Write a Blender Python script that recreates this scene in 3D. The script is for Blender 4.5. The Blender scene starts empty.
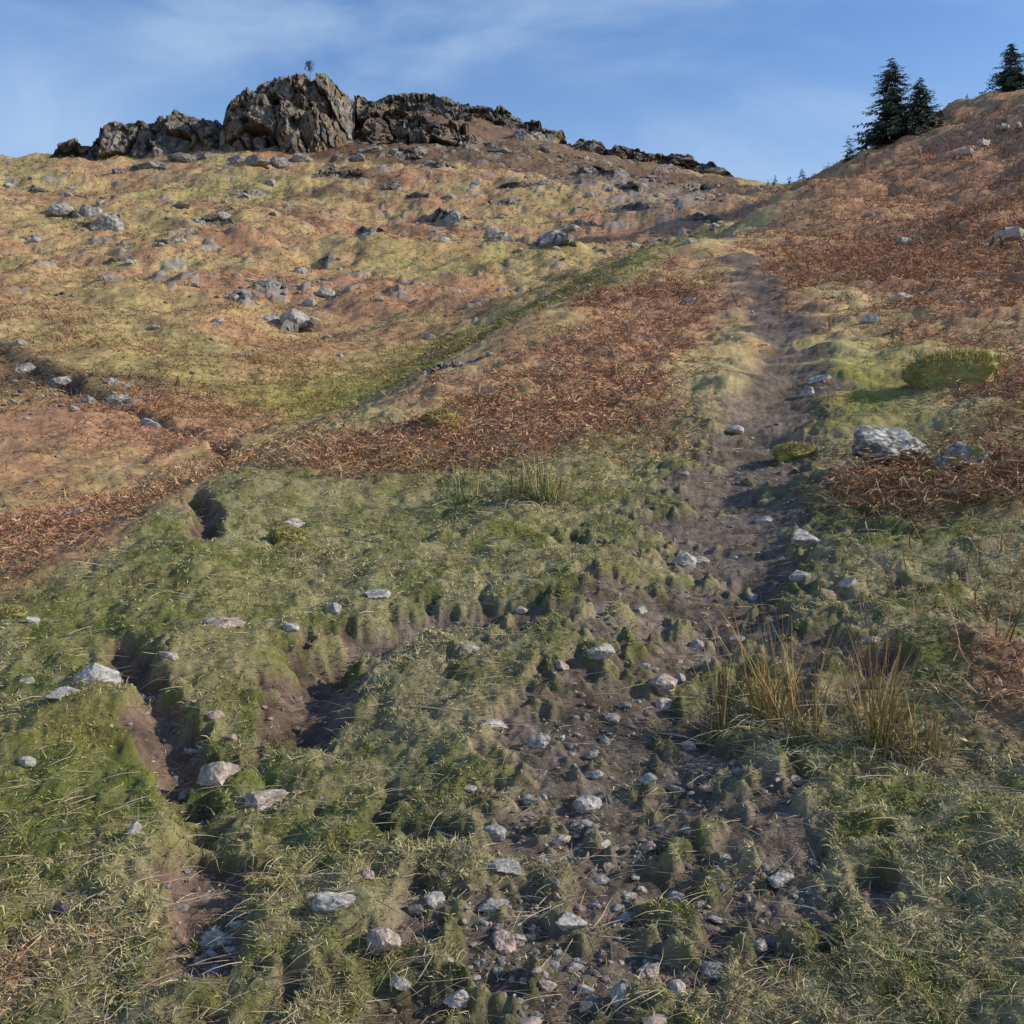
import bpy, math, random
import numpy as np
from mathutils import Vector
rng=np.random.default_rng(7); random.seed(7)
scene=bpy.context.scene
F=1027.0; CH=1.6
def sstep(a,b,x):
    t=np.clip((x-a)/(b-a),0,1); return t*t*(3-2*t)
# ---------------- noise ----------------
_pr=np.random.default_rng(1); PERM=_pr.permutation(4096).astype(np.int32)
GA=_pr.uniform(0,2*np.pi,4096); GX,GY=np.cos(GA).astype(np.float32),np.sin(GA).astype(np.float32)
RV=_pr.uniform(0,1,4096)
G3=_pr.normal(size=(4096,3)); G3/=np.linalg.norm(G3,axis=1)[:,None]
def hsh(i,j,k=0): return PERM[(PERM[(PERM[i&4095]+j)&4095]+k)&4095]
def pn2(x,y,s=0):
    x=np.asarray(x,float)+s*17.3; y=np.asarray(y,float)+s*9.1
    xf=np.floor(x); yf=np.floor(y); xi=xf.astype(np.int32); yi=yf.astype(np.int32)
    fx=(x-xf).astype(np.float32); fy=(y-yf).astype(np.float32); u=fx*fx*(3-2*fx); v=fy*fy*(3-2*fy)
    def g(a,b):
        h=hsh(xi+a,yi+b,s); return GX[h]*(fx-a)+GY[h]*(fy-b)
    return ((g(0,0)*(1-u)+g(1,0)*u)*(1-v)+(g(0,1)*(1-u)+g(1,1)*u)*v)*1.5
def pn3(p,s=0):
    p=p+s*3.7; i=np.floor(p).astype(np.int64); f=p-i; w=f*f*(3-2*f); r=0
    for a in (0,1):
        for b in (0,1):
            for c in (0,1):
                h=hsh(i[:,0]+a,i[:,1]+b,i[:,2]+c+s)
                d=(G3[h]*(f-np.array([a,b,c]))).sum(1)
                r=r+d*(w[:,0] if a else 1-w[:,0])*(w[:,1] if b else 1-w[:,1])*(w[:,2] if c else 1-w[:,2])
    return r*1.5
def fbm(x,y,wl,o=3,s=0):
    r=0;a=1;t=0
    for k in range(o):
        r=r+a*pn2(x/wl*2**k,y/wl*2**k,s+k); t+=a; a*=.55
    return r/t
def cell3(p,s=0):
    i=np.floor(p).astype(np.int64); n=len(p)
    f1=np.full(n,9.);f2=np.full(n,9.);idc=np.zeros(n,np.int64); cp=np.zeros((n,3))
    for a in (-1,0,1):
        for b in (-1,0,1):
            for c in (-1,0,1):
                h=hsh(i[:,0]+a,i[:,1]+b,i[:,2]+c+s)
                q=i+np.array([a,b,c])+np.stack([RV[h],RV[(h*7+3)&4095],RV[(h*13+5)&4095]],1)
                d=np.abs(p-q).max(1)*.75+np.linalg.norm(p-q,axis=1)*.25
                m=d<f1
                f2=np.where(m,f1,np.minimum(f2,d)); idc=np.where(m,h,idc); f1=np.where(m,d,f1); cp=np.where(m[:,None],q,cp)
    return f1,f2,idc,p-cp
# ---------------- terrain base: thin-plate spline over survey points ----------------
EDGE=[(-300,700,4.6),(0,622,4.7),(100,572,5.4),(190,500,7.0),(230,480,8.5),(330,432,12),(400,398,15.5),(500,338,24),(560,306,30),(640,276,38),(700,257,46),(720,243,56),(780,206,76),(830,182,95),(870,166,105),(950,134,118),(1024,103,125),(1290,20,125)]
PTS=EDGE+[
(0,1024,2.15),(512,1024,2.15),(1024,1024,2.1),(0,800,3.2),(200,800,3.15),(512,800,3.1),(900,800,3.0),(200,650,4.3),(512,650,4.35),(900,650,4.2),
(300,540,6.4),(512,560,5.7),(900,560,5.4),(1024,560,5.2),(512,480,8.2),(400,470,9),(600,440,10),(600,380,14.5),(560,345,20),(740,450,9),(745,400,11.5),(760,340,18),(760,300,27),(742,264,43),(640,320,25),
(900,460,7.8),(1024,460,7.3),(900,400,11),(1024,380,11),(900,330,18),(1024,320,16.5),(900,270,31),(1024,250,33),(900,210,60),(1024,168,66),
(1250,1024,2.05),(1250,800,2.8),(1250,560,4.9),(1250,400,9),(1250,300,15),(1250,200,30),(1250,100,62),
(-250,1024,2.3),(-250,800,3.4),(-250,640,9),(-250,560,14),(-250,450,24),(-250,300,60),(-250,200,120),(-250,165,190),(-250,200,270),
(0,585,9),(100,545,10.8),(190,484,14),(230,464,17),(330,420,25),(400,386,32),(500,325,45),(560,298,55),(640,268,70),(700,248,87),(780,197,130),
(0,480,17),(0,400,28),(100,425,24),(0,300,55),(200,330,50),(300,365,42),(400,340,50),(400,280,75),(200,260,80),(0,220,105),(200,190,135),(400,200,125),(500,260,85),(600,235,100),(600,200,135),(500,170,155),
(0,163,168),(60,160,172),(130,155,175),(225,143,178),(300,143,178),(400,138,182),(480,142,185),(600,165,190),(680,185,175),(735,183,190),(780,188,190),
(0,178,235),(225,150,235),(330,124,230),(400,116,232),(460,120,232),(550,144,232),(640,163,232),(700,172,232),(735,181,232),(790,192,232),
(830,203,140),(950,165,170),(1024,140,175),(1250,70,180),
(-250,280,420),(0,270,420),(400,270,420),(780,270,420),(1024,260,420),(1250,260,420)]
def thl(u,v,Y):
    a=(u-512)/F; th=math.atan(a); r=Y*math.sqrt(1+a*a); z=(512-v)/F*Y
    return th,math.log(r),(z+CH)/r
C=np.array([thl(*p) for p in PTS]); KS=3.0
cx=C[:,0]*KS; cy=C[:,1]
def tpk(d2): return np.where(d2>1e-12,d2*np.log(d2+1e-12)*.5,0)
n=len(C); K=tpk((cx[:,None]-cx)**2+(cy[:,None]-cy)**2)+np.eye(n)*2e-3
Pm=np.stack([np.ones(n),cx,cy],1)
A=np.block([[K,Pm],[Pm.T,np.zeros((3,3))]])
W=np.linalg.solve(A,np.concatenate([C[:,2],np.zeros(3)]))
def tps(th,l):
    out=np.empty(len(th))
    for s in range(0,len(th),20000):
        a=th[s:s+20000]*KS; b=l[s:s+20000]
        d=(a[:,None]-cx)**2+(b[:,None]-cy)**2+1e-12
        out[s:s+20000]=(d*np.log(d))@(W[:n]*.5)+W[n]+W[n+1]*a+W[n+2]*b
    return out
def zbase(x,y):
    x=np.atleast_1d(np.asarray(x,float)); y=np.atleast_1d(np.asarray(y,float))
    r=np.hypot(x,y)+1e-6; th=np.arctan2(x,y)
    l=np.clip(np.log(r),math.log(1.8),math.log(420))
    S=tps(np.clip(th,-.68,.68),l)
    w=sstep(.7,1.5,np.abs(th))
    Sb=(.25*np.cos(th)+.22*np.sin(th))/(1+r/350)
    S=S*(1-w)+Sb*w
    S=S/(1+np.maximum(r-420,0)/200)
    return r*S-CH
ETH=np.array([math.atan((p[0]-512)/F) for p in EDGE]); ELR=np.array([thl(*p)[1] for p in EDGE])
def farside(th,l): return sstep(-.02,.12,l-np.interp(th,ETH,ELR))
LG=np.linspace(math.log(1.3),math.log(300),1300)
def ray(u,v,rmin=0,fn=None):
    fn=fn or zbase
    th=math.atan((u-512)/F); t=(512-v)/F*math.cos(th)
    lo=LG
    for it in range(2):
        r=np.exp(lo); x=r*math.sin(th); y=r*math.cos(th); e=fn(x,y)/r
        e=np.where(r<rmin,-9,e)
        i=int(np.argmax(e>=t)) if (e>=t).any() else int(np.argmax(e))
        if it==0: lo=np.linspace(LG[max(i-1,0)],LG[min(i+1,len(LG)-1)],12)
    return float(x[i]),float(y[i])
def poly(pts):
    o=[]
    for u,v,w in pts:
        x,y=ray(u,v); o.append((x,y,w*y/F))
    return np.array(o)
PATHS=[poly([(570,1080,250),(580,950,240),(600,850,220),(630,760,190),(655,690,170),(700,600,155),(730,540,120),(740,480,88),(750,440,72),(778,400,60),(785,360,50),(770,320,42),(758,295,32),(742,264,18)]),
 poly([(215,960,55),(205,880,64),(200,820,50),(170,720,36),(140,670,34),(125,640,28)]),
 poly([(300,720,50),(330,650,60),(430,620,50),(560,610,60),(680,590,60)]),
 poly([(205,535,24),(208,512,20),(195,494,14)])]
STREAM=poly([(-40,345,16),(0,352,16),(40,375,18),(100,398,18),(170,425,14),(215,445,10),(235,462,10)])
def pdist(x,y,P):
    best=np.full(len(x),-9.)
    for a,b in zip(P[:-1],P[1:]):
        dx,dy=b[0]-a[0],b[1]-a[1]; L=dx*dx+dy*dy
        t=np.clip(((x-a[0])*dx+(y-a[1])*dy)/L,0,1)
        d=np.hypot(x-a[0]-t*dx,y-a[1]-t*dy); w=a[2]+(b[2]-a[2])*t
        best=np.maximum(best,1-d/w)
    return best
BL=[]
def blob(kind,u,v,wu,hv,amp=1,rmin=0):
    x,y=ray(u,v,rmin); th=math.atan2(x,y); l=math.log(math.hypot(x,y))
    xn,yn=ray(u,v+hv,rmin); ln=math.log(math.hypot(xn,yn)); xf,yf=ray(u,v-hv,rmin); lf=math.log(math.hypot(xf,yf))
    sn=max(.02,min(l-ln,.9)); sf=max(.02,min(lf-l,.9))
    BL.append((kind,th,l,wu/F,sn,sf,amp))
for b in [('green',60,790,130,80,1.2),('green',160,600,120,50,.7),('green',330,850,80,50,.6),('green',860,390,50,45,1.1),('green',640,610,120,50,.2),('green',450,540,160,50,.3),('green',230,900,60,60,.5),
 ('pale',900,850,190,130,1.1),('pale',960,600,110,40,.8),('pale',60,930,100,60,.9),('pale',480,610,160,60,.6),('pale',560,470,130,30,.8),('pale',300,560,120,40,.6),('pale',600,540,90,40,.6),
 ('bracken',420,462,170,30,1.1),('bracken',560,400,130,50,1.0),('bracken',640,320,90,45,1.0),('bracken',950,490,130,26,1.5),('bracken',960,290,160,60,1.0),('bracken',1010,400,60,40,.9),('bracken',20,985,40,40,.7),('bracken',960,650,90,50,.7),('bracken',1020,700,50,60,.8),('bracken',830,250,90,30,.9),('bracken',1000,200,100,50,1),('bracken',960,150,120,40,1.1),('bracken',880,200,80,30,.9),
 ('bracken',60,545,150,40,1.4,8),('bracken',440,240,80,22,.8,40),('bracken',250,380,120,30,.4,20),('bracken',620,215,90,30,.8,60),('bracken',90,340,90,22,.6,20),('bracken',200,440,110,24,1.2,14),('bracken',250,235,150,20,.5,60),
 ('green',330,400,110,22,.8,20),('green',450,350,70,20,.7,30),('green',240,440,50,10,.5,14),('green',560,330,60,10,.4,20),
 ('green',700,470,90,30,.3),('pale',690,430,70,50,.7),('pale',840,340,30,30,.4),
 ('scree',670,215,90,25,1,60),('scree',450,370,40,14,.9,25),('scree',285,300,70,28,.45,40),('scree',600,190,90,14,.5,100),('scree',110,400,110,18,.5,20),
 ('heath',330,190,120,14,.6,100),('heath',560,160,200,16,1.3,100),('heath',430,125,130,18,1.5,180),('heath',300,215,80,10,.6,80),('heath',60,375,110,14,.9,20),('heath',640,185,130,12,.9,100),('heath',400,150,90,12,1.0,120)]:
    blob(*b)
def masks(x,y):
    r=np.hypot(x,y)+1e-6; th=np.arctan2(x,y); l=np.log(r); fs=farside(th,l)
    m={k:np.zeros(len(x)) for k in('green','pale','bracken','scree','heath')}
    for kind,t0,l0,st,sn,sf,a in BL:
        s_=np.nonzero((np.abs(th-t0)<2.6*st)&(l>l0-2.6*sn)&(l<l0+2.6*sf))[0]
        if not len(s_): continue
        dl=l[s_]-l0; s=np.where(dl<0,sn,sf); f_=fs[s_]
        m[kind][s_]+=a*np.exp(-((th[s_]-t0)/st)**2-(dl/s)**2)*(f_ if l0>np.interp(t0,ETH,ELR)+.05 else 1-f_)
    pth=np.full(len(x),-9.)
    for P in PATHS: pth=np.maximum(pth,pdist(x,y,P))
    nz=fbm(x,y,.5,3,3)*1.0+.9*fbm(x,y,.13,3,5)
    nzf=fbm(x,y,2.,3,8)*1.2
    k=sstep(6,14,r); nn=nz*(1-k)+nzf*k
    m['soil']=sstep(-.26,.22,np.clip(pth,-1,1)*.8-.20-.10*(1-sstep(4,7,r))+nn*1.05)*(1-fs)*(pth>-1.2)
    m['stream']=sstep(-.4,.7,pdist(x,y,STREAM)+fbm(x,y,3.5,3,4)*1.3)*fs
    m['pth']=pth; m['fs']=fs; m['r']=r; m['th']=th
    m['crop']=sstep(.28,.36,fbm(x,y,2.6,4,71)+.22*fbm(x,y,30,2,73)+.22*m['scree'])*fs*sstep(45,60,r)
    return m
def zfull(x,y,m=None):
    x=np.atleast_1d(np.asarray(x,float)); y=np.atleast_1d(np.asarray(y,float))
    if m is None: m=masks(x,y)
    z=zbase(x,y); r=m['r']
    z+= 3.0*fbm(x,y,34,2,11)*sstep(50,110,r)*(1-sstep(160,175,r)*.7)
    z+= 2.0*fbm(x,y,11,3,13)*sstep(22,60,r)
    z+= .36*fbm(x,y,3.2,3,15)*sstep(6,20,r)
    z+= .8*np.abs(fbm(x,y,4.5,3,19))*sstep(40,80,r)
    z+= m['crop']*.22*(1+fbm(x,y,.9,2,77))
    soft=1-m['soil']
    z+= .12*fbm(x,y,.95,2,21)*sstep(1.5,3,r)
    nearf=1-sstep(18,35,r)
    z+= (soft*(.012+.065*np.abs(fbm(x,y,.30,2,23))))*nearf
    z+= (.024*fbm(x,y,.12,3,27)+.011*fbm(x,y,.045,2,28))*nearf
    z+= .24*m['bracken'].clip(0,1)*np.abs(fbm(x,y,.9,3,29))*(1-sstep(40,80,r))*sstep(4,7,r)
    z-= .03*m['soil']*nearf+.07*sstep(.1,.9,m['pth'])*sstep(2,4,r)*nearf
    z-= .4*m['stream']
    return z
def L(*c): return np.array(c,float)
GOLD=L(.46,.335,.155);GREEN=L(.22,.23,.07);PALE=L(.49,.43,.23);RUST=L(.37,.19,.115);SOIL=L(.145,.112,.093);MOSS=L(.32,.30,.065);HEATH=L(.13,.08,.057);SCREE=L(.25,.235,.215)
def mix(a,b,t): return a*(1-t[:,None])+b*t[:,None]
def cover(x,y,m,ground=False):
    r=m['r']; fs=m['fs']; N=len(x)
    n1=fbm(x,y,.5,4,31); n2=fbm(x,y,7,4,33); n3=fbm(x,y,1.6,3,35); n4=fbm(x,y,22,3,37); n5=fbm(x,y,.09,2,39)
    c=mix(np.tile(GREEN,(N,1)),PALE*.8,sstep(-.45,.35,n1+.6*n5))
    c=mix(c,mix(np.tile(GOLD,(N,1)),RUST,sstep(-.35,.25,n2+n3*.5)),sstep(7,14,r)*(1-fs)*.8)
    far=mix(np.tile(GOLD,(N,1)),RUST,sstep(-.3,.4,n2*.9+n4*.7+n3*.6)*.85)
    far=mix(far,GREEN*1.2,sstep(.0,.45,-n4+n3*.5)*.5)
    far=far*(1+.6*n3+.7*n1)[:,None]
    far=mix(far,HEATH*.8,sstep(.06,.3,n3*.8+n1*.7)*.6)
    c=mix(c,far,fs)
    c=mix(c,PALE*(1+.4*n5[:,None]),np.clip(m['pale'],0,1)*sstep(-.5,.3,n1+n5)*.8)
    c=mix(c,mix(np.tile(L(.18,.225,.045),(N,1)),MOSS,sstep(-.3,.4,n1)),np.clip(m['green'],0,1)*sstep(-.4,.3,n1*.6+n3*.5+.1)*.9)
    bw=sstep(.15,.95,m['bracken']+n3*.8+n1*.5+n2*.6*sstep(10,30,r)-.08)
    bc=mix(np.tile(RUST,(N,1)),GOLD,sstep(0,.5,n3*.6+n2*.8)*.5)
    c=mix(c,bc*(1+np.clip(n5+n1,-.6,.6)*.6)[:,None],bw*.8)
    c=mix(c,HEATH,sstep(.3,.8,m['heath']+n2*.6+n3*.4)*.85)
    c=mix(c,SCREE*(1+.7*n1[:,None]),m['crop']*.75)
    c=mix(c,SCREE,sstep(.45,.7,m['scree']*.8+n3*.8)*.45)
    c=mix(c,SOIL*.5,m['stream']*.75)
    soil=mix(np.tile(SOIL,(N,1)),L(.165,.098,.08),sstep(-.12,-.22,m['th'])*.7*np.ones(N))
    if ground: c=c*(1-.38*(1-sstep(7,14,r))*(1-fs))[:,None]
    c=mix(c,soil*(1+np.clip(n5,-.6,.6)[:,None]*.8+np.clip(n1,-.5,.5)[:,None]*.6),m['soil']*.9)
    return np.clip(c,.015,.9), bw
def mk(name,V,faces,col=None,mat=None,smooth=True,parent=None):
    me=bpy.data.meshes.new(name); V=np.asarray(V,np.float32)
    me.vertices.add(len(V)); me.vertices.foreach_set('co',V.ravel())
    fl=[np.asarray(f,np.int32) for f in faces if len(f)]
    tot=sum(f.size for f in fl); nf=sum(len(f) for f in fl)
    me.loops.add(tot); me.polygons.add(nf)
    me.loops.foreach_set('vertex_index',np.concatenate([f.ravel() for f in fl]))
    cnt=np.concatenate([np.full(len(f),f.shape[1],np.int32) for f in fl])
    me.polygons.foreach_set('loop_start',np.concatenate([[0],np.cumsum(cnt)[:-1]]).astype(np.int32))
    me.polygons.foreach_set('loop_total',cnt)
    me.polygons.foreach_set('use_smooth',np.full(nf,smooth))
    if col is not None:
        at=me.color_attributes.new('col','FLOAT_COLOR','POINT')
        at.data.foreach_set('color',np.concatenate([col,np.ones((len(col),1))],1).astype(np.float32).ravel())
    me.update(calc_edges=True)
    ob=bpy.data.objects.new(name,me); scene.collection.objects.link(ob)
    if mat: me.materials.append(mat)
    if parent: ob.parent=parent
    return ob
def newmat(name):
    m=bpy.data.materials.new(name); m.use_nodes=True; nt=m.node_tree
    return m,nt,nt.nodes['Principled BSDF']
def attr_mat(name,rough=.9,nscale=(60,),amt=.35,bump=.3,bscale=40,bdist=.01,spec=.2):
    m,nt,b=newmat(name); N=nt.nodes; Lk=nt.links
    a=N.new('ShaderNodeAttribute'); a.attribute_name='col'
    tc=N.new('ShaderNodeTexCoord')
    src=a.outputs['Color']
    for s in nscale:
        nz=N.new('ShaderNodeTexNoise'); nz.inputs['Scale'].default_value=s; nz.inputs['Detail'].default_value=4; nz.inputs['Roughness'].default_value=.7
        Lk.new(tc.outputs['Object'],nz.inputs['Vector'])
        mr=N.new('ShaderNodeMapRange'); mr.inputs[1].default_value=.3; mr.inputs[2].default_value=.7; mr.inputs[3].default_value=1-amt; mr.inputs[4].default_value=1+amt
        Lk.new(nz.outputs[0],mr.inputs[0])
        mx=N.new('ShaderNodeVectorMath'); mx.operation='SCALE'; Lk.new(src,mx.inputs[0]); Lk.new(mr.outputs[0],mx.inputs['Scale']); src=mx.outputs[0]
    Lk.new(src,b.inputs['Base Color']); b.inputs['Roughness'].default_value=rough; b.inputs['Specular IOR Level'].default_value=spec
    if bump:
        nb=N.new('ShaderNodeTexNoise'); nb.inputs['Scale'].default_value=bscale; nb.inputs['Detail'].default_value=6; nb.inputs['Roughness'].default_value=.7
        Lk.new(tc.outputs['Object'],nb.inputs['Vector'])
        bp=N.new('ShaderNodeBump'); bp.inputs['Strength'].default_value=bump; bp.inputs['Distance'].default_value=bdist
        Lk.new(nb.outputs[0],bp.inputs['Height']); Lk.new(bp.outputs[0],b.inputs['Normal'])
    return m
M_ground=attr_mat('ground_cover',.95,(2.5,45),.30,.7,30,.03,.1)
M_rock=attr_mat('stone',.85,(3,25,90),.24,.6,60,.012,.2)
M_crag=attr_mat('crag_rock',.9,(.5,2.2),.32,1.,1.6,.6,.15)
M_grass=attr_mat('grass_blades',.9,(8,),.12,0,spec=.05)
M_brk=attr_mat('dead_bracken_fronds',.9,(8,),.15,0,spec=.05)
M_tree=attr_mat('conifer_needles',.8,(1.5,),.3,0,spec=.2)
# ---------------- terrain sheet ----------------
tf=np.linspace(-.60,.60,900); tb=np.linspace(.60,2*np.pi-.60,90)[1:-1]
TH=np.concatenate([tf,tb])
ir=np.linspace(1/1.6,1/11,660); 
RR=np.concatenate([np.geomspace(.05,1.55,12),1/ir,np.geomspace(11,262,540)[1:],np.geomspace(262,4000,22)[1:]])
TT,R2=np.meshgrid(TH,RR); X=(R2*np.sin(TT)).ravel(); Yg=(R2*np.cos(TT)).ravel()
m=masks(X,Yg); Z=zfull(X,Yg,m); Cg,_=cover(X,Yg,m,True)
nr,nc=TT.shape; idx=np.arange(nr*nc).reshape(nr,nc); nx=np.roll(idx,-1,axis=1)
quads=np.stack([idx[:-1],nx[:-1],nx[1:],idx[1:]],-1).reshape(-1,4)
V=np.stack([X,Yg,Z],1)
cen=len(V); V=np.vstack([V,[[0,0,-CH]]]); Cg=np.vstack([Cg,Cg[:1]])
tris=np.stack([np.full(nc,cen),nx[0],idx[0]],1)
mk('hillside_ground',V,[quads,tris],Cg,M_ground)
# ---------------- ribbons ----------------
def ribbons(x,y,z,Ln,Wd,az,el,bend,col,K=3,tipcol=None):
    N=len(x); P=np.stack([x,y,z],1); pts=[P]; e=el.copy()
    for k in range(K):
        d=np.stack([np.cos(e)*np.sin(az),np.cos(e)*np.cos(az),np.sin(e)],1)
        P=P+d*(Ln/K)[:,None]; pts.append(P); e=e-bend/K; az=az+rng.normal(0,.15,N)
    tw=rng.uniform(-1.2,1.2,N)
    sd=np.stack([np.cos(az)*np.cos(tw),-np.sin(az)*np.cos(tw),np.sin(tw)],1)
    vs=[];cs=[]
    for k in range(K+1):
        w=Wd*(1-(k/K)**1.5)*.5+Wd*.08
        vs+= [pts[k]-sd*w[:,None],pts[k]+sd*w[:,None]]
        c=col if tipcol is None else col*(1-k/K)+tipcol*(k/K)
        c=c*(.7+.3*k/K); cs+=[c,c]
    Vv=np.stack(vs,1).reshape(-1,3); Cc=np.stack(cs,1).reshape(-1,3)
    b=np.arange(N)[:,None]*(2*K+2); fs=[]
    for k in range(K): fs.append(b+np.array([2*k,2*k+1,2*k+3,2*k+2]))
    return Vv,np.concatenate(fs),Cc,pts
def join(parts):
    o=0;Vs=[];Fs={3:[],4:[]};Cs=[]
    for v,f,c in parts:
        Vs.append(v);Cs.append(c)
        for ff in (f if isinstance(f,list) else [f]): Fs[ff.shape[1]].append(ff+o)
        o+=len(v)
    return np.concatenate(Vs),[np.concatenate(a) for a in Fs.values() if a],np.concatenate(Cs)
def scatter(N,r0,r1,mode='inv'):
    th=rng.uniform(-.54,.54,N); q=rng.uniform(0,1,N)
    r=1/(1/r1+q*(1/r0-1/r1)) if mode=='inv' else np.exp(math.log(r0)+q*math.log(r1/r0))
    return r*np.sin(th),r*np.cos(th)
# turf
x,y=scatter(380000,1.7,12); mm=masks(x,y); c,bw=cover(x,y,mm)
dens=fbm(x,y,.22,3,51)
keep=(rng.uniform(0,1,len(x))<(1-mm['soil']*.86)*(.08+.92*sstep(-.35,.3,dens+.2*np.clip(mm['pale'],0,1))))&(mm['fs']<.5)
x,y,c,r=x[keep],y[keep],c[keep],mm['r'][keep]; pale=mm['pale'][keep]; so_=mm['soil'][keep]; z=zfull(x,y)
N=len(x); dry=(rng.uniform(0,1,N)<.28+.25*np.clip(pale,0,1))[:,None]
c=mix(c,np.tile((GREEN+PALE)*.5,(N,1)),so_*.8)
c=np.where(dry,c*.5+PALE*.65,c)*rng.uniform(.55,1.55,(N,1))
Ln=rng.uniform(.008,.024,N)*(1+.5*np.clip(pale,0,1)+.8*sstep(.1,.5,fbm(x,y,.4,2,55)))*(1+np.maximum(r-4,0)*.09)
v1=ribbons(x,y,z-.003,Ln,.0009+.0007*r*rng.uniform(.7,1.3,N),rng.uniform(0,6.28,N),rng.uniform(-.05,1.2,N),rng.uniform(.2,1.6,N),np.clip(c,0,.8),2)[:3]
x,y=scatter(22000,1.7,14); mm=masks(x,y); k=(mm['fs']<.5)&(rng.uniform(0,1,len(x))<1-.5*mm['soil']); x,y,r=x[k],y[k],mm['r'][k]; N=len(x)
c=np.where(rng.uniform(0,1,(N,1))<.65,L(.50,.42,.28),L(.26,.16,.11))*rng.uniform(.5,1.25,(N,1))
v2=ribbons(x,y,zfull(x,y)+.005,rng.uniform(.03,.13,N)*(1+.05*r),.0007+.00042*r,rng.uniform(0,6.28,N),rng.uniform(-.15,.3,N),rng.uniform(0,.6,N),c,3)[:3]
Vv,Ff,Cc=join([v1,v2]); mk('turf_grass',Vv,Ff,Cc,M_grass)
# bracken
parts=[]
def bracken(N,r0,r1,mode,nl=6,base=0.,fbase=.25,lf=1.):
    x,y=scatter(N,r0,r1,mode); mm=masks(x,y); c,bw=cover(x,y,mm)
    k=(rng.uniform(0,1,len(x))<np.maximum(bw,mm['fs']*fbase+base))&(mm['soil']<.35)&(mm['crop']<.5)&((mm['r']>5)|(rng.uniform(0,1,len(x))<.35))
    x,y,r=x[k],y[k],mm['r'][k]; bw=bw[k]; cc=c[k]; N=len(x); z=zfull(x,y); print('bracken',N)
    t=rng.uniform(0,1,(N,1))
    col=np.where(t<.5,L(.43,.21,.125),np.where(t<.72,L(.22,.11,.075),L(.58,.43,.28)))*rng.uniform(.55,1.35,(N,1))
    mixf=(sstep(.2,.7,bw)*.7)[:,None]; col=cc*rng.uniform(.5,1.5,(N,1))*(1-mixf)+col*mixf
    Ln=rng.uniform(.12,.48,N)*(1+.003*r)*lf; Ln=np.where(bw<.3,Ln*.6,Ln)
    az=rng.uniform(0,6.28,N); el=rng.uniform(-.1,1.05,N); bend=rng.uniform(.3,1.8,N)
    Wd=.0012+.0007*r*rng.uniform(.5,1.2,N)
    KK=4 if nl else 2
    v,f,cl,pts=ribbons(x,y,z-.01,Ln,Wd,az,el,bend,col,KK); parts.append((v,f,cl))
    for kk in range(nl):
        q=rng.uniform(.5,3.9,N); i=q.astype(int); fr=(q-i)[:,None]; P=np.stack(pts,1); a=P[np.arange(N),i]; b=P[np.arange(N),i+1]
        o=a*(1-fr)+b*fr; d=rng.normal(0,1,(N,3)); d[:,2]=d[:,2]*.5-.2; d/=np.linalg.norm(d,axis=1)[:,None]
        l=(Ln*rng.uniform(.08,.25,N))[:,None]; sd=np.cross(d,rng.normal(0,1,(N,3))); sd/=np.linalg.norm(sd,axis=1)[:,None]
        w=(.0015+.0005*r)[:,None]
        vv=np.stack([o-sd*w,o+sd*w,o+d*l],1).reshape(-1,3); ff=np.arange(3*N).reshape(-1,3)
        c3=np.repeat(col*rng.uniform(.7,1.35,(N,1)),3,0); parts.append((vv,ff,c3))
bracken(26000,2.5,14,'inv'); bracken(75000,6,60,'log',nl=5); bracken(150000,28,190,'log',nl=0,base=.25,fbase=.8,lf=1.3)
Vv,Ff,Cc=join(parts); mk('dead_bracken',Vv,Ff,np.clip(Cc,0,.8),M_brk)
# ---------------- stones ----------------
import bmesh
def ico(sub):
    bm=bmesh.new(); bmesh.ops.create_icosphere(bm,subdivisions=sub,radius=1)
    v=np.array([p.co[:] for p in bm.verts]); f=np.array([[q.index for q in t.verts] for t in bm.faces]); bm.free(); return v,f
ICO={s:ico(s) for s in (2,3,4,5)}
def rockshape(sub,seed,planes=11,ns=.05):
    v,f=ICO[sub]; g=np.random.default_rng(seed); nrm=g.normal(size=(planes,3)); nrm/=np.linalg.norm(nrm,axis=1)[:,None]
    h=g.uniform(.5,.95,planes); d=v@nrm.T; rad=np.where(d>.05,h/np.maximum(d,.05),9).min(1); rad=np.minimum(rad,1.15)
    o=v*rad[:,None]; o*=(1+ns*2*pn3(v*2.2+seed,2)+ns*1.3*pn3(v*6+seed,3))[:,None]
    if sub>=4: o*=(1+ns*.9*pn3(v*14+seed,5))[:,None]
    return o/np.abs(o).max(0),f
def rot(a,b):
    ca,sa,cb,sb=math.cos(a),math.sin(a),math.cos(b),math.sin(b)
    return np.array([[ca,-sa,0],[sa,ca,0],[0,0,1]])@np.array([[1,0,0],[0,cb,-sb],[0,sb,cb]])
def rockcol(v,base,seed,lich=.3,moss=0,ls=1.):
    N=len(v); n=pn3(v*3+seed,4)+.5*pn3(v*9+seed,6)
    c=np.tile(base,(N,1))*(1+.6*n)[:,None]
    c=mix(c,L(.58,.57,.52),sstep(.05,.25,pn3(v*4.5*ls+seed*2,8)+.5*pn3(v*14*ls,9))*lich)
    if moss: c=mix(c,L(.28,.26,.06),sstep(-.1,.25,v[:,2]*.3+pn3(v*2+seed,7)+moss-.5))
    return np.clip(c,.02,.8)
GREYS=[L(.36,.335,.30),L(.29,.28,.265),L(.38,.305,.25),L(.23,.21,.19),L(.34,.24,.20)]
pool=[rockshape(2,i,8,.07) for i in range(16)]
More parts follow.
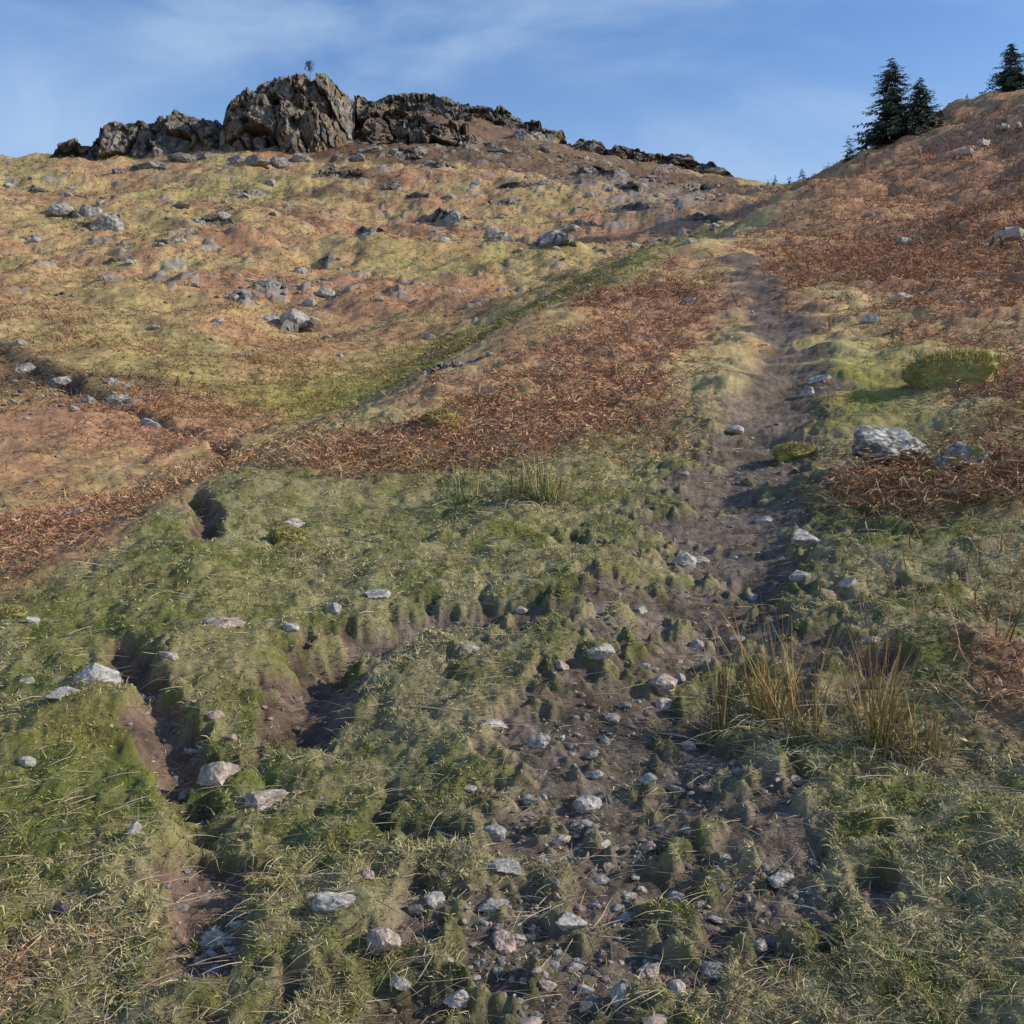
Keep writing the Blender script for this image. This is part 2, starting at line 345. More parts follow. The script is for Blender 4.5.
def stonemass(name,X,Y,S,pl,seed0=0,lich=.3,sink=.25,bc=None,fl=1.):
    z=zfull(X,Y); P=[]
    for i in range(len(X)):
        sv,sf=pl[i%len(pl)]; s=S[i]; R=rot(random.uniform(0,6.28),random.uniform(-.4,.4))
        sc=np.array([1,random.uniform(.55,.95),random.uniform(.35,.75)*fl])*s*.5
        v=(sv*sc)@R.T; base=(bc if bc is not None else random.choice(GREYS))*random.uniform(.5,1.2)
        P.append((v+np.array([X[i],Y[i],z[i]+s*(.25-sink)]),sf,RC[i%len(pl)][:,None]*base))
    v,f,c=join(P); return mk(name,v,f,np.clip(c,.02,.7),M_rock,smooth=False)
RC=[1+.5*pn3(p[0]*3+i,4)+.25*pn3(p[0]*8,5) for i,p in enumerate(pool)]
x,y=scatter(40000,1.8,34); mm=masks(x,y); cl=fbm(x,y,.35,2,61); k=(rng.uniform(0,1,len(x))<(.12+mm['soil'])*.29*sstep(-.5,.8,mm['pth'])*(.25+1.5*sstep(-.2,.3,cl)))|((rng.uniform(0,1,len(x))<.005)&(mm['fs']<.5)); x,y,r=x[k],y[k],mm['r'][k]
S=np.clip(np.exp(rng.normal(math.log(.013),.65,len(x))),.005,.07)*(1+.06*np.maximum(r-4,0))
print('pebbles',len(x))
stonemass('path_gravel',x,y,S,pool,sink=.19)
ST=[(570,927,36,.5,0),(620,993,26,1.0,1),(715,973,34,.7,1),(652,972,30,.6,2),(680,985,22,1.1,0),(585,806,36,.6,0),(497,835,32,.5,1),(540,742,30,.7,1),(490,722,38,.4,0),(505,867,36,.5,1),(330,900,52,.7,0),
(432,898,26,.8,0),(493,908,32,.5,1),(458,1000,32,.6,0),(382,945,40,.8,2),(780,882,36,.55,0),(662,690,36,.7,2),(665,705,24,.7,2),(600,653,30,.6,0),(685,557,28,.8,0),(805,540,42,.6,0),(800,583,22,.6,0),(850,582,20,.7,2),
(98,668,48,.6,0),(62,693,38,.4,0),(217,777,42,.9,2),(262,800,52,.7,2),(220,620,46,.35,4),(380,594,36,.4,0),(335,610,22,.8,1),(290,628,18,.6,0),(215,715,20,.6,4),(132,828,16,1.1,0),(215,942,46,.4,2),(25,765,18,.8,0),(28,680,16,.8,0),
(80,512,24,.5,0),(500,945,34,.8,4),(648,780,20,.7,1),(627,920,24,.7,1),(740,640,24,.6,2),(755,597,18,.6,1),(520,610,20,.6,2),(470,650,24,.5,2),(640,610,18,.7,0),(695,645,18,.7,1),(560,665,20,.6,4),(820,380,30,.4,0),(808,392,18,.8,0),(738,432,24,.5,0),(905,298,26,.5,0),
(290,520,34,.4,0),(168,655,22,.5,2),(232,738,20,.5,4),(365,875,20,.6,4),(545,985,26,.6,2),(575,968,22,.7,1),(872,640,22,.6,2),(612,718,18,.6,2),(595,775,20,.6,1),(690,745,18,.6,2),(700,560,24,.5,2),(765,520,20,.5,1),(875,318,20,.5,0),(690,300,14,.6,0),
(740,770,18,.6,2),(560,840,22,.6,2),(650,850,18,.6,4),(600,880,20,.6,3),(690,830,16,.6,1),(530,800,18,.6,3),(470,790,16,.6,2),(400,990,24,.6,3),(760,950,18,.6,2),(640,890,16,.7,0),(585,990,20,.7,0),(700,905,16,.6,3)]
def boulder(name,u,v,w,hr,base,seed,sub=4,lich=.5,moss=0,rmin=0,planes=10,deep=.8,sink=.12,ls=1.):
    x,y=ray(u,v+w*hr*.25,rmin,zfull); s=w*math.hypot(x,y)/F*.5
    sv,sf=rockshape(sub,seed,planes,.06); hh=s*hr*1.15
    R=rot(random.uniform(-.3,.3),0); vv=(sv*np.array([s,s*deep,hh]))@R.T
    z=zfull(x,y+s*deep*.4)[0]
    vv+=np.array([0,s*deep*.4,hh*sink])
    o=mk(name,vv,[sf],rockcol(sv,base,seed,lich,moss,ls),M_rock,smooth=(moss>=1)); o.location=(x,y,z); return o
for i,(u,v,w,h,ci) in enumerate(ST): boulder('stone',u,v,w,h*.9,GREYS[ci]*1.05,i+100,sub=4 if w>26 else 3,lich=.3,sink=-.05)
boulder('lichen_boulder',897,457,114,.40,L(.17,.17,.165),301,5,1.0,sink=.5,planes=12,ls=1.5,deep=.6)
boulder('lichen_boulder',974,464,62,.5,L(.20,.20,.19),304,5,.9,moss=.42,sink=.8,ls=1.5)
def hummock(u,v,w,h,seed):
    x0,y0=ray(u,v+w*h*.4,0,zfull); s=w*y0/F*.5; hh=s*h*1.3; z0=zfull(x0,y0)[0]; nn=int(900+9*w)
    sv,sf=rockshape(4,seed,40,.12); sv=sv*np.array([s,s*.9,hh])+np.array([0,s*.5,0])
    col=np.tile(L(.29,.26,.085),(len(sv),1))*(1+.7*pn3(sv*9/s*.3+seed,3)+.5*pn3(sv*40,2))[:,None]
    th=rng.uniform(0,6.28,nn); q=rng.uniform(0,1,nn); px=np.cos(th)*np.sqrt(q)*s; py=np.sin(th)*np.sqrt(q)*s*.9+s*.5; pz=np.sqrt(np.maximum(1-q,0))*hh*.93
    c=np.where(rng.uniform(0,1,(nn,1))<.5,L(.38,.34,.10),L(.50,.42,.20))*rng.uniform(.6,1.3,(nn,1))
    b=ribbons(px,py,pz,rng.uniform(.02,.06,nn)*s/.3,np.full(nn,.0009*y0),rng.uniform(0,6.28,nn),rng.uniform(0,1.5,nn),rng.uniform(0,1,nn),c,2)[:3]
    vv,ff,cc=join([(sv,sf,np.clip(col,.02,.8)),b]); o=mk('moss_hummock',vv,ff,cc,M_grass); o.location=(x0,y0,z0+hh*.1)
for i,(u,v,w,h) in enumerate([(968,362,108,.4),(440,417,44,.55),(800,449,54,.35),(940,476,36,.4),(495,398,22,.5),(8,612,34,.4),(285,533,40,.5)]): hummock(u,v,w,h,i+900)
FS=[(555,237,40,.8),(105,222,34,.8),(88,212,24,.7),(60,212,26,.6),(200,220,20,.7),(222,217,22,.7),(240,292,26,.6),(268,284,26,.5),(325,292,24,.8),(297,322,40,.7),(270,318,20,.6),(215,320,17,.7),(232,297,16,.6),(310,303,18,.7),(113,380,15,1.),(240,354,20,.6),(455,217,28,.7),(435,216,22,.6),(500,235,20,.7),(448,196,16,.6),(640,184,16,.8),(625,184,14,.9),(610,190,10,.8),(590,195,12,.7),(445,240,14,.6),(8,186,14,.6),(130,262,14,.5),(105,278,12,.6),(180,240,16,.4),(270,183,16,.7),(245,196,12,.6),(160,245,12,.5),(545,183,14,.7),(575,228,18,.6),(395,188,12,.6),(475,182,12,.6),(690,240,18,.6),(715,225,14,.6),(745,215,12,.6),(700,215,14,.6),(730,235,16,.6),(35,240,12,.6),(300,270,14,.7),(20,343,14,.6),(380,300,12,.5),(340,355,10,.6),(520,250,10,.6),(905,240,16,.6),(870,215,8,.7),(940,225,9,.6),(985,272,20,.5),
(60,385,24,.6),(85,400,18,.6),(20,368,26,.5),(120,402,26,.6),(150,425,18,.5),(38,396,14,.6),(430,372,16,.6),(458,366,18,.6),(470,378,12,.6)]
for i,(u,v,w,h) in enumerate(FS): boulder('hill_boulder',u,v,w,h,L(.25,.235,.215)*random.uniform(.8,1.15),i+400,4 if w>18 else 3,.5,moss=0,rmin=(20 if u<790 else 0),planes=8,sink=-.12)
X=[];Y_=[];S_=[]
for u,v,su,sv,nn,rm,px in [(285,300,35,16,60,30,5),(450,370,22,10,60,20,5),(700,215,35,16,120,60,5),(600,190,50,10,50,90,4.5),(640,240,40,12,40,60,5),(90,398,60,12,120,18,6),(60,190,60,12,30,100,5),(900,230,60,35,25,0,4),(40,470,40,20,15,12,4),(90,220,30,8,30,60,6),(210,219,30,5,20,60,6),(455,218,30,6,25,60,6)]:
    for _ in range(nn):
        a=u+random.gauss(0,su); b=v+random.gauss(0,sv); x0,y0=ray(a,b,rm); X.append(x0);Y_.append(y0);S_.append(px*random.lognormvariate(0,.5)*y0/F)
x,y=scatter(4200,24,180,'log'); mm=masks(x,y); cl=fbm(x,y,9,3,63)
k=(mm['fs']>.5)&(rng.uniform(0,1,len(x))<.03+.55*sstep(.12,.4,cl)+.5*mm['crop'])
x,y,r=x[k],y[k],mm['r'][k]; print('far rocks',len(x))
X=np.concatenate([X,x]);Y_=np.concatenate([Y_,y]);S_=np.concatenate([S_,r/F*3.3*np.exp(rng.normal(0,.6,len(x)))])
stonemass('scree_rocks',X,Y_,S_,pool,200,.35,.22,L(.27,.255,.23),.8)
# ---------------- crags ----------------
def crag(name,prof,T=14,bs=(2.6,2.6,6.),amp=2.2,seed=0,res=.22,lean=.18,tint=L(.27,.25,.22),jz=1.,back=1.5,t0=-.25,dk=.4):
    P=np.array(prof,float); u0,u1=P[0,0],P[-1,0]; Ym=P[:,3].mean(); wid=(u1-u0)*Ym/F
    ncol=max(24,int(wid/res)); us=np.linspace(u0,u1,ncol); f=lambda k:np.interp(us,P[:,0],P[:,k])
    vt,vb,Yc=f(1),f(2),f(3); ks=amp/2.
    zt=(512-vt)/F*Yc; zb=(512-vb)/F*Yc; H=np.maximum(zt-zb,.15); nf=int(max(24,H.max()/res*1.1)); rows=[]
    hx=(us-512)/F; nb=24 if T>5 else 10
    for t in np.linspace(t0,1,nf):
        yy=Yc+lean*H*t+ (max(t-.85,0)/.15)**2*.35*ks; rows.append(np.stack([hx*Yc,yy,zb+H*t],1))
    for t in np.linspace(0,1,nb)[1:]:
        yy=Yc+lean*H+.35*ks+T*t; rows.append(np.stack([hx*Yc,yy,zb+H*(1-t**2*back)],1))
    G=np.stack(rows); nr_,nc_=G.shape[:2]; p=G.reshape(-1,3)
    w=(np.stack([pn3(p/7+seed,1),pn3(p/7+seed,2),pn3(p/7+seed,3)],1)*2.0+np.stack([pn3(p/2.2+seed,1),pn3(p/2.2+seed,2),pn3(p/2.2+seed,3)],1)*.4)*min(1,ks)
    q0=p+w; q0=np.stack([q0[:,0]+.16*q0[:,2],q0[:,1]*1.,q0[:,2]-.25*q0[:,0]],1)
    bsa=np.array(bs)
    f1,f2,idc,rl=cell3(q0/(bsa*1.9)+seed,seed%50); g1,g2,id2,r2=cell3(q0/(bsa*.8)+seed+9,(seed+7)%50); h1,h2,id3,r3=cell3(q0/(bsa*.30)+seed+5,(seed+3)%50)
    til=lambda rr,ii,a:(rr[:,[0,2]]*(np.stack([RV[(ii*3+1)&4095],RV[(ii*9+4)&4095]],1)-.5)).sum(1)*a
    off=(RV[idc]-.4)*amp*1.5+til(rl,idc,amp*1.2)+(RV[id2]-.5)*amp*.85+til(r2,id2,amp*.7)+(RV[id3]-.5)*amp*.38+til(r3,id3,amp*.3)+pn3(p/.9,5)*.14*ks+pn3(p/8+seed,8)*amp*.9
    va=sstep(-.3,.3,pn3(p/4+seed,12)); cr=(1-sstep(.0,.06,f2-f1)); cr2=(1-sstep(0,.05,g2-g1))*va; off-=(cr*1.2+cr2*.5)*ks
    fr=np.concatenate([np.ones(nf),np.linspace(1,.3,nb-1)]); fac=np.repeat(fr,nc_)
    endf=np.tile(np.minimum(1,np.minimum(np.arange(nc_),np.arange(nc_)[::-1])/min(10.,nc_/5)),nr_)
    up=np.repeat(np.concatenate([np.clip(np.linspace(t0,1,nf),0,1),np.ones(nb-1)]),nc_)
    d=p.copy(); d[:,1]-=off*fac*endf*np.clip(up*3+(.5 if T>5 else 0),0,1); d[:,2]+=((RV[(idc*5+1)&4095]-.5)*1.1+(RV[(id2*5+1)&4095]-.5)*1.3+(RV[(id3*5+1)&4095]-.5)*.5+pn3(p/1.5,6)*.3)*endf*up*jz*ks
    c=np.tile(tint,(len(p),1))*(.88+.24*RV[(idc*11)&4095])[:,None]*(.8+.4*RV[(id2*3)&4095])[:,None]*(.85+.3*RV[(id3*3)&4095])[:,None]*(1+.45*pn3(p/1.1+seed,4))[:,None]
    st=p*np.array([1/1.2,1/1.2,1/7.])
    c=mix(c,L(.25,.18,.125),sstep(.05,.5,pn3(p/3.5+seed,6)+.4*pn3(st,3))*.6); c=mix(c,L(.36,.345,.31),sstep(.15,.5,pn3(st+seed,9))*.4)
    c=mix(c,L(.06,.053,.046),sstep(.05,.45,pn3(st*1.7+seed,10))*.65)
    c=mix(c,L(.04,.035,.03),np.clip(cr*dk*1.4+cr2*dk*.8,0,1))
    tt=np.repeat(np.concatenate([np.linspace(t0,1,nf),np.full(nb-1,1.3)]),nc_)
    c=mix(c,L(.2,.135,.075),sstep(1.0,1.2,tt)*.6); c=mix(c,L(.23,.16,.085),sstep(.05,.4,pn3(p/3+20,3)-tt*.35+.08)*.75)
    ii=np.arange(nr_*nc_).reshape(nr_,nc_); fq=np.stack([ii[:-1,:-1],ii[:-1,1:],ii[1:,1:],ii[1:,:-1]],-1).reshape(-1,4)
    return mk(name,d,[fq],np.clip(c,.015,.7),M_crag,smooth=False)
crag('rock_crag',[(46,160,163,172),(58,149,163,172),(72,142,164,171),(85,136,166,170),(97,122,166,170),(115,114,165,169),(135,106,164,169),(160,104,159,169),(185,109,153,170),(200,115,148,171),(216,120,144,172),(226,128,144,173)],seed=3,amp=2.0,bs=(2.6,2.6,4),lean=.4,tint=L(.18,.162,.14))
crag('rock_crag',[(219,130,150,171),(224,106,154,170),(231,94,157,168.5),(240,86,160,168),(248,80,162,167),(257,71,162,167),(272,67,162,167),(290,64,161,166.5),(308,65,159,167),(322,66,158,168),(332,76,155,170),(342,86,150,172),(354,96,146,174)],T=12,seed=11,amp=1.9,bs=(2.2,2.2,4.6),lean=.2,tint=L(.225,.20,.172),jz=.8,dk=.5)
crag('rock_crag',[(322,84,150,174),(335,84,148,174),(355,89,136,174),(375,93,140,174),(400,103,148,174),(430,111,150,175),(460,122,152,177),(485,138,150,179)],T=14,seed=21,amp=2.4,bs=(2.8,2.8,3.0),lean=.75,tint=L(.17,.145,.12))
crag('rock_crag',[(372,98,112,221),(385,87,118,221),(400,83,122,221),(440,85,126,221),(470,94,132,221),(510,103,142,221),(545,116,152,221),(570,130,158,221),(600,140,162,221),(650,146,169,222),(690,154,175,223),(735,173,182,223)],T=18,seed=31,amp=2.0,bs=(5,4,1.8),lean=.7,res=.3,tint=L(.15,.138,.122),jz=.7)
rg=np.random.default_rng(12)
for i,(u,v,w,h) in enumerate([(100,230,52,24),(62,217,34,13),(212,224,44,13),(445,222,60,15),(556,248,44,25),(520,188,50,10),(600,174,60,11),(630,192,40,15),(575,160,44,9),(268,290,50,13),(300,332,44,19),(245,300,34,11),(150,170,46,11),(30,192,40,9),(250,196,40,11),(340,178,60,15),(400,160,50,15),(440,168,40,11),(500,205,34,9),(420,198,36,10),(640,210,44,10),(700,222,50,11),(690,190,50,9),(500,242,30,10),(160,244,30,8),(370,232,30,8),(30,240,26,8),(450,374,46,10),(480,150,50,12),(540,140,40,10),(670,172,40,8),(120,262,30,8),(585,226,26,9),(330,262,26,7),(60,298,28,8),(390,190,30,8)]):
    x,y=ray(u,v,20,zfull); k=np.linspace(-1,1,9); vt=v-h*np.sqrt(np.maximum(1-np.abs(k)**2.2,0))*rg.uniform(.55,1.1,9); sc=y*h/F
    Yp=np.array([ray(u+w*.5*q,v,20,zfull)[1] for q in (-1,-.5,0,.5,1)]); Yk=np.interp(k,[-1,-.5,0,.5,1],np.clip(Yp,y*.95,y*1.05))
    crag('rock_outcrop',[(u+w*.5*k[j],min(vt[j],v-.5),v+.5,Yk[j]) for j in range(9)],T=sc*2.2,seed=60+i*3,amp=max(.2,sc*.30),bs=(sc*.7+.2,sc*.7+.2,sc*.5+.2),lean=.7,res=y/F*1.1,tint=L(.24,.225,.20),back=.5,t0=-1.2)
for i,(u,v,w,h) in enumerate([(255,160,30,.6),(280,162,26,.7),(370,150,26,.5),(395,152,22,.6),(420,152,24,.5),(470,148,20,.6),(500,150,24,.4),(522,135,20,.8),(545,150,16,.5),(235,160,20,.6),(180,158,30,.4),(150,164,30,.4),(300,158,24,.6),(330,165,16,.6),(360,158,18,.6),(205,156,18,.6),(120,170,20,.5)]):
    boulder('crag_boulder',u,v,w,h,L(.18,.16,.14),i+700,4,.3,rmin=120,planes=8,sink=-.05)
# ---------------- conifers ----------------
def conifer(name,u,va,Y,wr=.42,seed=0,gz=None):
    g=np.random.default_rng(seed); x=(u-512)/F*Y; za=(512-va)/F*Y; z0=zfull(x,Y)[0]-.2; H=max(za-z0,.8)
    P=[]; ns=8; hs=np.linspace(0,1,12); ang=np.arange(ns)/ns*6.283
    tv=np.concatenate([np.stack([np.cos(ang)*H*.016*(1-h)+0.01,np.sin(ang)*H*.016*(1-h),np.full(ns,h*H)],1) for h in hs])
    tq=[[i*ns+j,i*ns+(j+1)%ns,(i+1)*ns+(j+1)%ns,(i+1)*ns+j] for i in range(11) for j in range(ns)]
    P.append((tv,np.array(tq),np.tile(L(.08,.06,.045),(len(tv),1))))
    nb=int(260 if H>5 else 80)
    for b in range(nb):
        h=g.uniform(.04,.985)**.9; az=g.uniform(0,6.283); R=H*wr*.5*(1-h)**.72*g.uniform(.45,1.15)+H*.012
        if g.uniform()<.12: R*=1.2
        rise=g.uniform(-.05,.25)
        dr=np.array([math.cos(az),math.sin(az)]); fz=lambda k:h*H+R*(rise*k-.42*k**2+.22*k**4)
        k=np.linspace(0,1,6); pts=np.stack([dr[0]*R*k,dr[1]*R*k,fz(k)],1); sd=np.array([-dr[1],dr[0],0])*H*.003
        bv=np.concatenate([pts-sd,pts+sd]); bq=np.array([[i,i+1,i+7,i+6] for i in range(5)]); P.append((bv,bq,np.tile(L(.05,.045,.03),(12,1))))
        m_=int(42+24*(1-h)); kk=g.uniform(.15,1.05,m_); o=np.stack([dr[0]*R*kk,dr[1]*R*kk,fz(kk)],1)
        side=g.choice([-1,1],m_)[:,None]*np.array([-dr[1],dr[0],0])+np.array([dr[0],dr[1],0])*.6+g.normal(0,.35,(m_,3)); side[:,2]-=.3
        side/=np.linalg.norm(side,axis=1)[:,None]; l=(R*.22*(1.15-kk*.7)+H*.006)[:,None]*g.uniform(.5,1.2,(m_,1))
        wv=np.cross(side,g.normal(0,1,(m_,3))); wv/=np.linalg.norm(wv,axis=1)[:,None]; wv*=l*.14
        nv=np.stack([o,o+side*l*.5+wv,o+side*l,o+side*l*.5-wv],1).reshape(-1,3)
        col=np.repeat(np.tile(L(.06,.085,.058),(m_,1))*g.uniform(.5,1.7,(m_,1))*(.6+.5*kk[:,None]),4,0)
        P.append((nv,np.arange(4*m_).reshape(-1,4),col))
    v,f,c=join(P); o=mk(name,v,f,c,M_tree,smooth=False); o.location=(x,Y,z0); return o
for i,(u,va,Y,wr) in enumerate([(891,57,103,.9),(920,77,103,1.05),(1011,42,112,.95),(967,95,115,.85),(849,135,102,.85),(862,146,103,.85),(878,138,103,.9),(940,108,108,1.),(802,168,150,.9),(828,162,150,.7),(815,172,150,.9),(790,175,155,.9),(775,174,190,.7),(768,179,190,.8)]):
    conifer('spruce_tree' if i<4 else 'small_conifer',u,va,Y,wr,i+5)
# crag-top sapling
x,Y=(310-512)/F*171,171; zt=(512-70)/F*171
P=[]; g=np.random.default_rng(3)
for b in range(190):
    h=g.uniform(.1,1); az=g.uniform(0,6.28); q=1.1*g.uniform(.1,1)*(1.1-abs(h-.4)); o=np.array([math.cos(az)*q*.8,math.sin(az)*q*.8,h*1.9]); d=np.array([math.cos(az),math.sin(az),.5])*.3
    sdv=np.array([-math.sin(az),math.cos(az),.3])*.07
    P.append((np.array([o-sdv,o+sdv,o+d]),np.array([[0,1,2]]),np.tile(L(.10,.10,.06),(3,1))))
for b in range(9):
    az=b*.7*3; e=np.array([math.cos(az)*.7,math.sin(az)*.7,.7+b*.12]); s0=np.array([0,0,.0+b*.1]); sdv=np.array([-math.sin(az),math.cos(az),0])*.035
    P.append((np.array([s0-sdv,s0+sdv,e+sdv*.3,e-sdv*.3]),np.array([[0,1,2,3]]),np.tile(L(.07,.055,.045),(4,1))))
P.append((np.array([[-.05,0,-2.5],[.05,0,-2.5],[.02,0,1.7],[-.02,0,1.7],[0,-.05,-2.5],[0,.05,-2.5],[0,.02,1.7],[0,-.02,1.7]]),np.array([[0,1,2,3],[4,5,6,7]]),np.tile(L(.08,.06,.05),(8,1))))
v,f,c=join(P); o=mk('rowan_sapling',v,f,c,M_tree,smooth=False); o.location=(x,Y,zt-.5)
# ---------------- rushes ----------------
def rush(name,spots,Hh,red=.5,rmin=0,lean=.35,thick=1.,green=.55):
    P=[]
    x0,y0=ray(spots[0][0],spots[0][1],rmin,zfull); z00=zfull(x0,y0)[0]
    for (u,v,su,nn) in spots:
        cx_,cy_=ray(u,v,rmin,zfull); s=su*cy_/F; x=rng.normal(cx_,s,nn); y=rng.normal(cy_,s*.8,nn); z=zfull(x,y)-.01
        az=np.arctan2(x-cx_,y-cy_)+rng.normal(0,.8,nn); el=1.57-np.abs(rng.normal(0,lean,nn)); Ln=Hh*rng.uniform(.25,1.1,nn)
        t=rng.uniform(0,1,(nn,1)); base=np.where(t<green,L(.17,.23,.06),L(.46,.36,.17))*rng.uniform(.6,1.3,(nn,1))
        tip=np.where(rng.uniform(0,1,(nn,1))<red,L(.50,.23,.09),L(.54,.45,.25))*rng.uniform(.7,1.2,(nn,1))
        P.append(ribbons(x-x0,y-y0,z-z00,Ln,np.full(nn,.005*thick),az,el,rng.uniform(0,.6,nn),base,4,base*.25+tip*.75)[:3])
        k=int(nn*.8); x=rng.normal(cx_,s*1.7,k); y=rng.normal(cy_,s*1.5,k)
        P.append(ribbons(x-x0,y-y0,zfull(x,y)-z00+.01,Hh*rng.uniform(.25,.75,k),np.full(k,.003*thick),rng.uniform(0,6.28,k),rng.uniform(0,.6,k),rng.uniform(.3,1.,k),np.tile(L(.54,.45,.28),(k,1))*rng.uniform(.6,1.2,(k,1)),4)[:3])
    v,f,c=join(P); o=mk(name,v,f,np.clip(c,0,.8),M_grass); o.location=(x0,y0,z00)
rush('rush_clump',[(722,725,9,60),(775,728,13,120),(805,738,12,70)],.42,.75,lean=.3)
rush('rush_clump',[(872,745,9,80),(888,752,8,60)],.40,.85,lean=.3)
rush('rush_clump',[(928,760,12,90)],.22,.7)
rush('rush_clump',[(545,500,10,130),(518,498,8,60),(470,500,8,40)],.38,.15,thick=1.6,green=.85,lean=.28)
def stems(name,u,v,su,nn,Hh):
    cx_,cy_=ray(u,v,0,zfull); s=su*cy_/F; x=rng.normal(cx_,s,nn); y=rng.normal(cy_,s,nn); z=zfull(x,y); z0=zfull(cx_,cy_)[0]
    a=ribbons(x-cx_,y-cy_,z-z0-.02,Hh*rng.uniform(.4,1.1,nn),np.full(nn,.0065),rng.uniform(0,6.28,nn),rng.uniform(.9,1.55,nn),rng.uniform(-.2,.9,nn),np.tile(L(.42,.21,.11),(nn,1))*rng.uniform(.6,1.3,(nn,1)),5)[:3]
    o=mk(name,a[0],[a[1]],a[2],M_brk); o.location=(cx_,cy_,z0)
stems('bracken_stems',1000,640,8,9,.45); stems('bracken_stems',875,665,14,10,.5); stems('bracken_stems',890,560,24,16,.22); stems('bracken_stems',960,600,36,50,.2); stems('bracken_stems',1000,560,30,50,.2)
# ---------------- sheep ----------------
def sheepmat():
    m,nt,b=newmat('sheep_fleece'); N=nt.nodes; K=nt.links
    tc=N.new('ShaderNodeTexCoord'); sp=N.new('ShaderNodeSeparateXYZ'); K.new(tc.outputs['Object'],sp.inputs[0])
    a=N.new('ShaderNodeMath'); a.operation='GREATER_THAN'; a.inputs[1].default_value=.66; K.new(sp.outputs[0],a.inputs[0])
    l=N.new('ShaderNodeMath'); l.operation='LESS_THAN'; l.inputs[1].default_value=.30; K.new(sp.outputs[2],l.inputs[0])
    o=N.new('ShaderNodeMath'); o.operation='MAXIMUM'; K.new(a.outputs[0],o.inputs[0]); K.new(l.outputs[0],o.inputs[1])
    mx=N.new('ShaderNodeMix'); mx.data_type='RGBA'; mx.inputs[6].default_value=(.42,.38,.32,1); mx.inputs[7].default_value=(.12,.10,.09,1); K.new(o.outputs[0],mx.inputs[0]); K.new(mx.outputs[2],b.inputs['Base Color'])
    nz=N.new('ShaderNodeTexNoise'); nz.inputs['Scale'].default_value=18; bp=N.new('ShaderNodeBump'); bp.inputs['Distance'].default_value=.06; K.new(tc.outputs['Object'],nz.inputs['Vector']); K.new(nz.outputs[0],bp.inputs['Height']); K.new(bp.outputs[0],b.inputs['Normal']); b.inputs['Roughness'].default_value=.95
    return m
M_sheep=sheepmat()
def sheep(u,v,head,graze=True,lying=False,sc=1.):
    x,y=ray(u,v,0,zfull); z=zfull(x,y)[0]; dz=-.34 if lying else 0
    vs=[(0,0,.62+dz,.27),(-.3,0,.63+dz,.26),(-.5,0,.62+dz,.18),(.3,0,.64+dz,.25),(.5,0,.70+dz if not graze else .6+dz,.15)]
    ed=[(0,1),(1,2),(0,3),(3,4)]
    if graze: vs+=[(.66,0,.38,.085),(.76,0,.20,.08),(.84,0,.08,.045)]
    else: vs+=[(.62,0,.88+dz,.10),(.74,0,.92+dz,.085),(.90,0,.85+dz,.05)]
    ed+=[(4,5),(5,6),(6,7)]
    hz=vs[6][2]; vs+=[(vs[6][0]-.04,.13,hz+.04,.022),(vs[6][0]-.04,-.13,hz+.04,.022),(-.62,0,.5+dz,.05)]; ed+=[(6,8),(6,9),(2,10)]
    for sx,si in ((.32,1),(.32,-1)):
        k=len(vs)
        if lying: vs+=[(sx,si*.16,.2,.07),(sx+.2,si*.18,.06,.035),(sx+.02,si*.18,.04,.03)]
        else: vs+=[(sx,si*.13,.42,.075),(sx+.01,si*.13,.24,.042),(sx,si*.13,.02,.034)]
        ed+=[(3,k),(k,k+1),(k+1,k+2)]
    for si in (1,-1):
        k=len(vs)
        if lying: vs+=[(-.3,si*.18,.2,.1),(-.1,si*.2,.07,.045),(-.34,si*.2,.05,.035)]
        else: vs+=[(-.38,si*.13,.44,.09),(-.48,si*.13,.26,.045),(-.43,si*.13,.02,.034)]
        ed+=[(1,k),(k,k+1),(k+1,k+2)]
    me=bpy.data.meshes.new('sheep'); me.from_pydata([q[:3] for q in vs],ed,[]); ob=bpy.data.objects.new('sheep',me); scene.collection.objects.link(ob)
    sk=ob.modifiers.new('skin','SKIN')
    for i,q in enumerate(vs): me.skin_vertices[0].data[i].radius=(q[3],q[3])
    me.skin_vertices[0].data[0].use_root=True
    s=ob.modifiers.new('sub','SUBSURF'); s.levels=2; s.render_levels=2; sk.use_smooth_shade=True
    me.materials.append(M_sheep); ob.location=(x,y,z-.02); ob.rotation_euler=(0,0,head); ob.scale=(sc,)*3
sheep(965,160,2.9); sheep(983,151,.4,False); sheep(1003,134,3.3); sheep(1018,133,1.0,False); sheep(1010,248,3.0,True,False,.85)
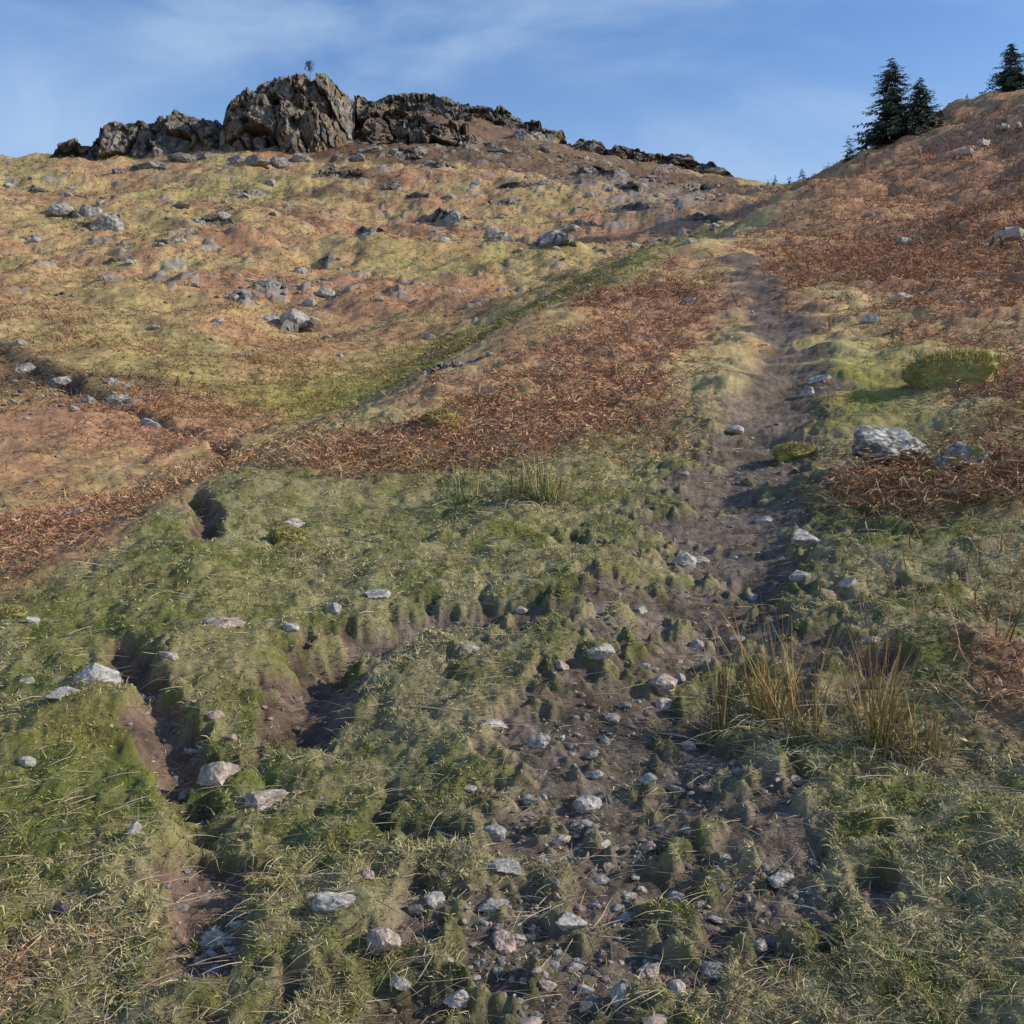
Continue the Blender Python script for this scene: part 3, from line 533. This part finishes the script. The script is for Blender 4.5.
# ---------------- light, sky, camera ----------------
SE,SA=math.radians(28),math.radians(94)
w=bpy.data.worlds.new('World'); scene.world=w; w.use_nodes=True; nt=w.node_tree; N=nt.nodes; K=nt.links
sky=N.new('ShaderNodeTexSky'); sky.sky_type='NISHITA'; sky.sun_disc=False; sky.sun_elevation=SE; sky.sun_rotation=SA; sky.air_density=1.1; sky.dust_density=.4; sky.ozone_density=3.5
tc=N.new('ShaderNodeTexCoord'); mp=N.new('ShaderNodeMapping'); mp.inputs['Scale'].default_value=(1.4,1.4,3.4); mp.inputs['Rotation'].default_value=(.0,.6,1.3); K.new(tc.outputs['Generated'],mp.inputs[0])
nz=N.new('ShaderNodeTexNoise'); nz.inputs['Scale'].default_value=2.0; nz.inputs['Detail'].default_value=7; nz.inputs['Roughness'].default_value=.55; nz.inputs['Distortion'].default_value=.6; K.new(mp.outputs[0],nz.inputs['Vector'])
mr=N.new('ShaderNodeMapRange'); mr.inputs[1].default_value=.42; mr.inputs[2].default_value=.75; mr.inputs[3].default_value=0.0; mr.inputs[4].default_value=.5; mr.interpolation_type='SMOOTHSTEP'; K.new(nz.outputs[0],mr.inputs[0])
sx=N.new('ShaderNodeSeparateXYZ'); K.new(tc.outputs['Generated'],sx.inputs[0])
hz=N.new('ShaderNodeMapRange'); hz.inputs[1].default_value=.20; hz.inputs[2].default_value=.44; hz.inputs[3].default_value=.5; hz.inputs[4].default_value=0; hz.interpolation_type='SMOOTHSTEP'; K.new(sx.outputs[2],hz.inputs[0])
ad=N.new('ShaderNodeMath'); ad.operation='ADD'; ad.use_clamp=True; K.new(mr.outputs[0],ad.inputs[0]); K.new(hz.outputs[0],ad.inputs[1])
tn=N.new('ShaderNodeVectorMath'); tn.operation='MULTIPLY'; tn.inputs[1].default_value=(.88,1.04,1.22); K.new(sky.outputs[0],tn.inputs[0])
mx=N.new('ShaderNodeMix'); mx.data_type='RGBA'; K.new(ad.outputs[0],mx.inputs[0]); K.new(tn.outputs[0],mx.inputs[6]); mx.inputs[7].default_value=(3.7,4.7,6.1,1)
bg=N['Background']; K.new(mx.outputs[2],bg.inputs[0]); bg.inputs[1].default_value=.15
sl=bpy.data.lights.new('sun','SUN'); sl.energy=5.0; sl.angle=math.radians(.8); sl.color=(1,.90,.74); so=bpy.data.objects.new('sun',sl); scene.collection.objects.link(so)
d=Vector((math.cos(SE)*math.sin(SA),math.cos(SE)*math.cos(SA),math.sin(SE))); so.rotation_euler=d.to_track_quat('Z','Y').to_euler()
cd=bpy.data.cameras.new('camera'); co=bpy.data.objects.new('camera',cd); scene.collection.objects.link(co); co.rotation_euler=(math.pi/2,0,0)
cd.sensor_width=36; cd.lens=36*F/1024; cd.clip_end=10000; cd.clip_start=.05; scene.camera=co
scene.view_settings.view_transform='Standard'; scene.view_settings.look='None'; scene.view_settings.exposure=0
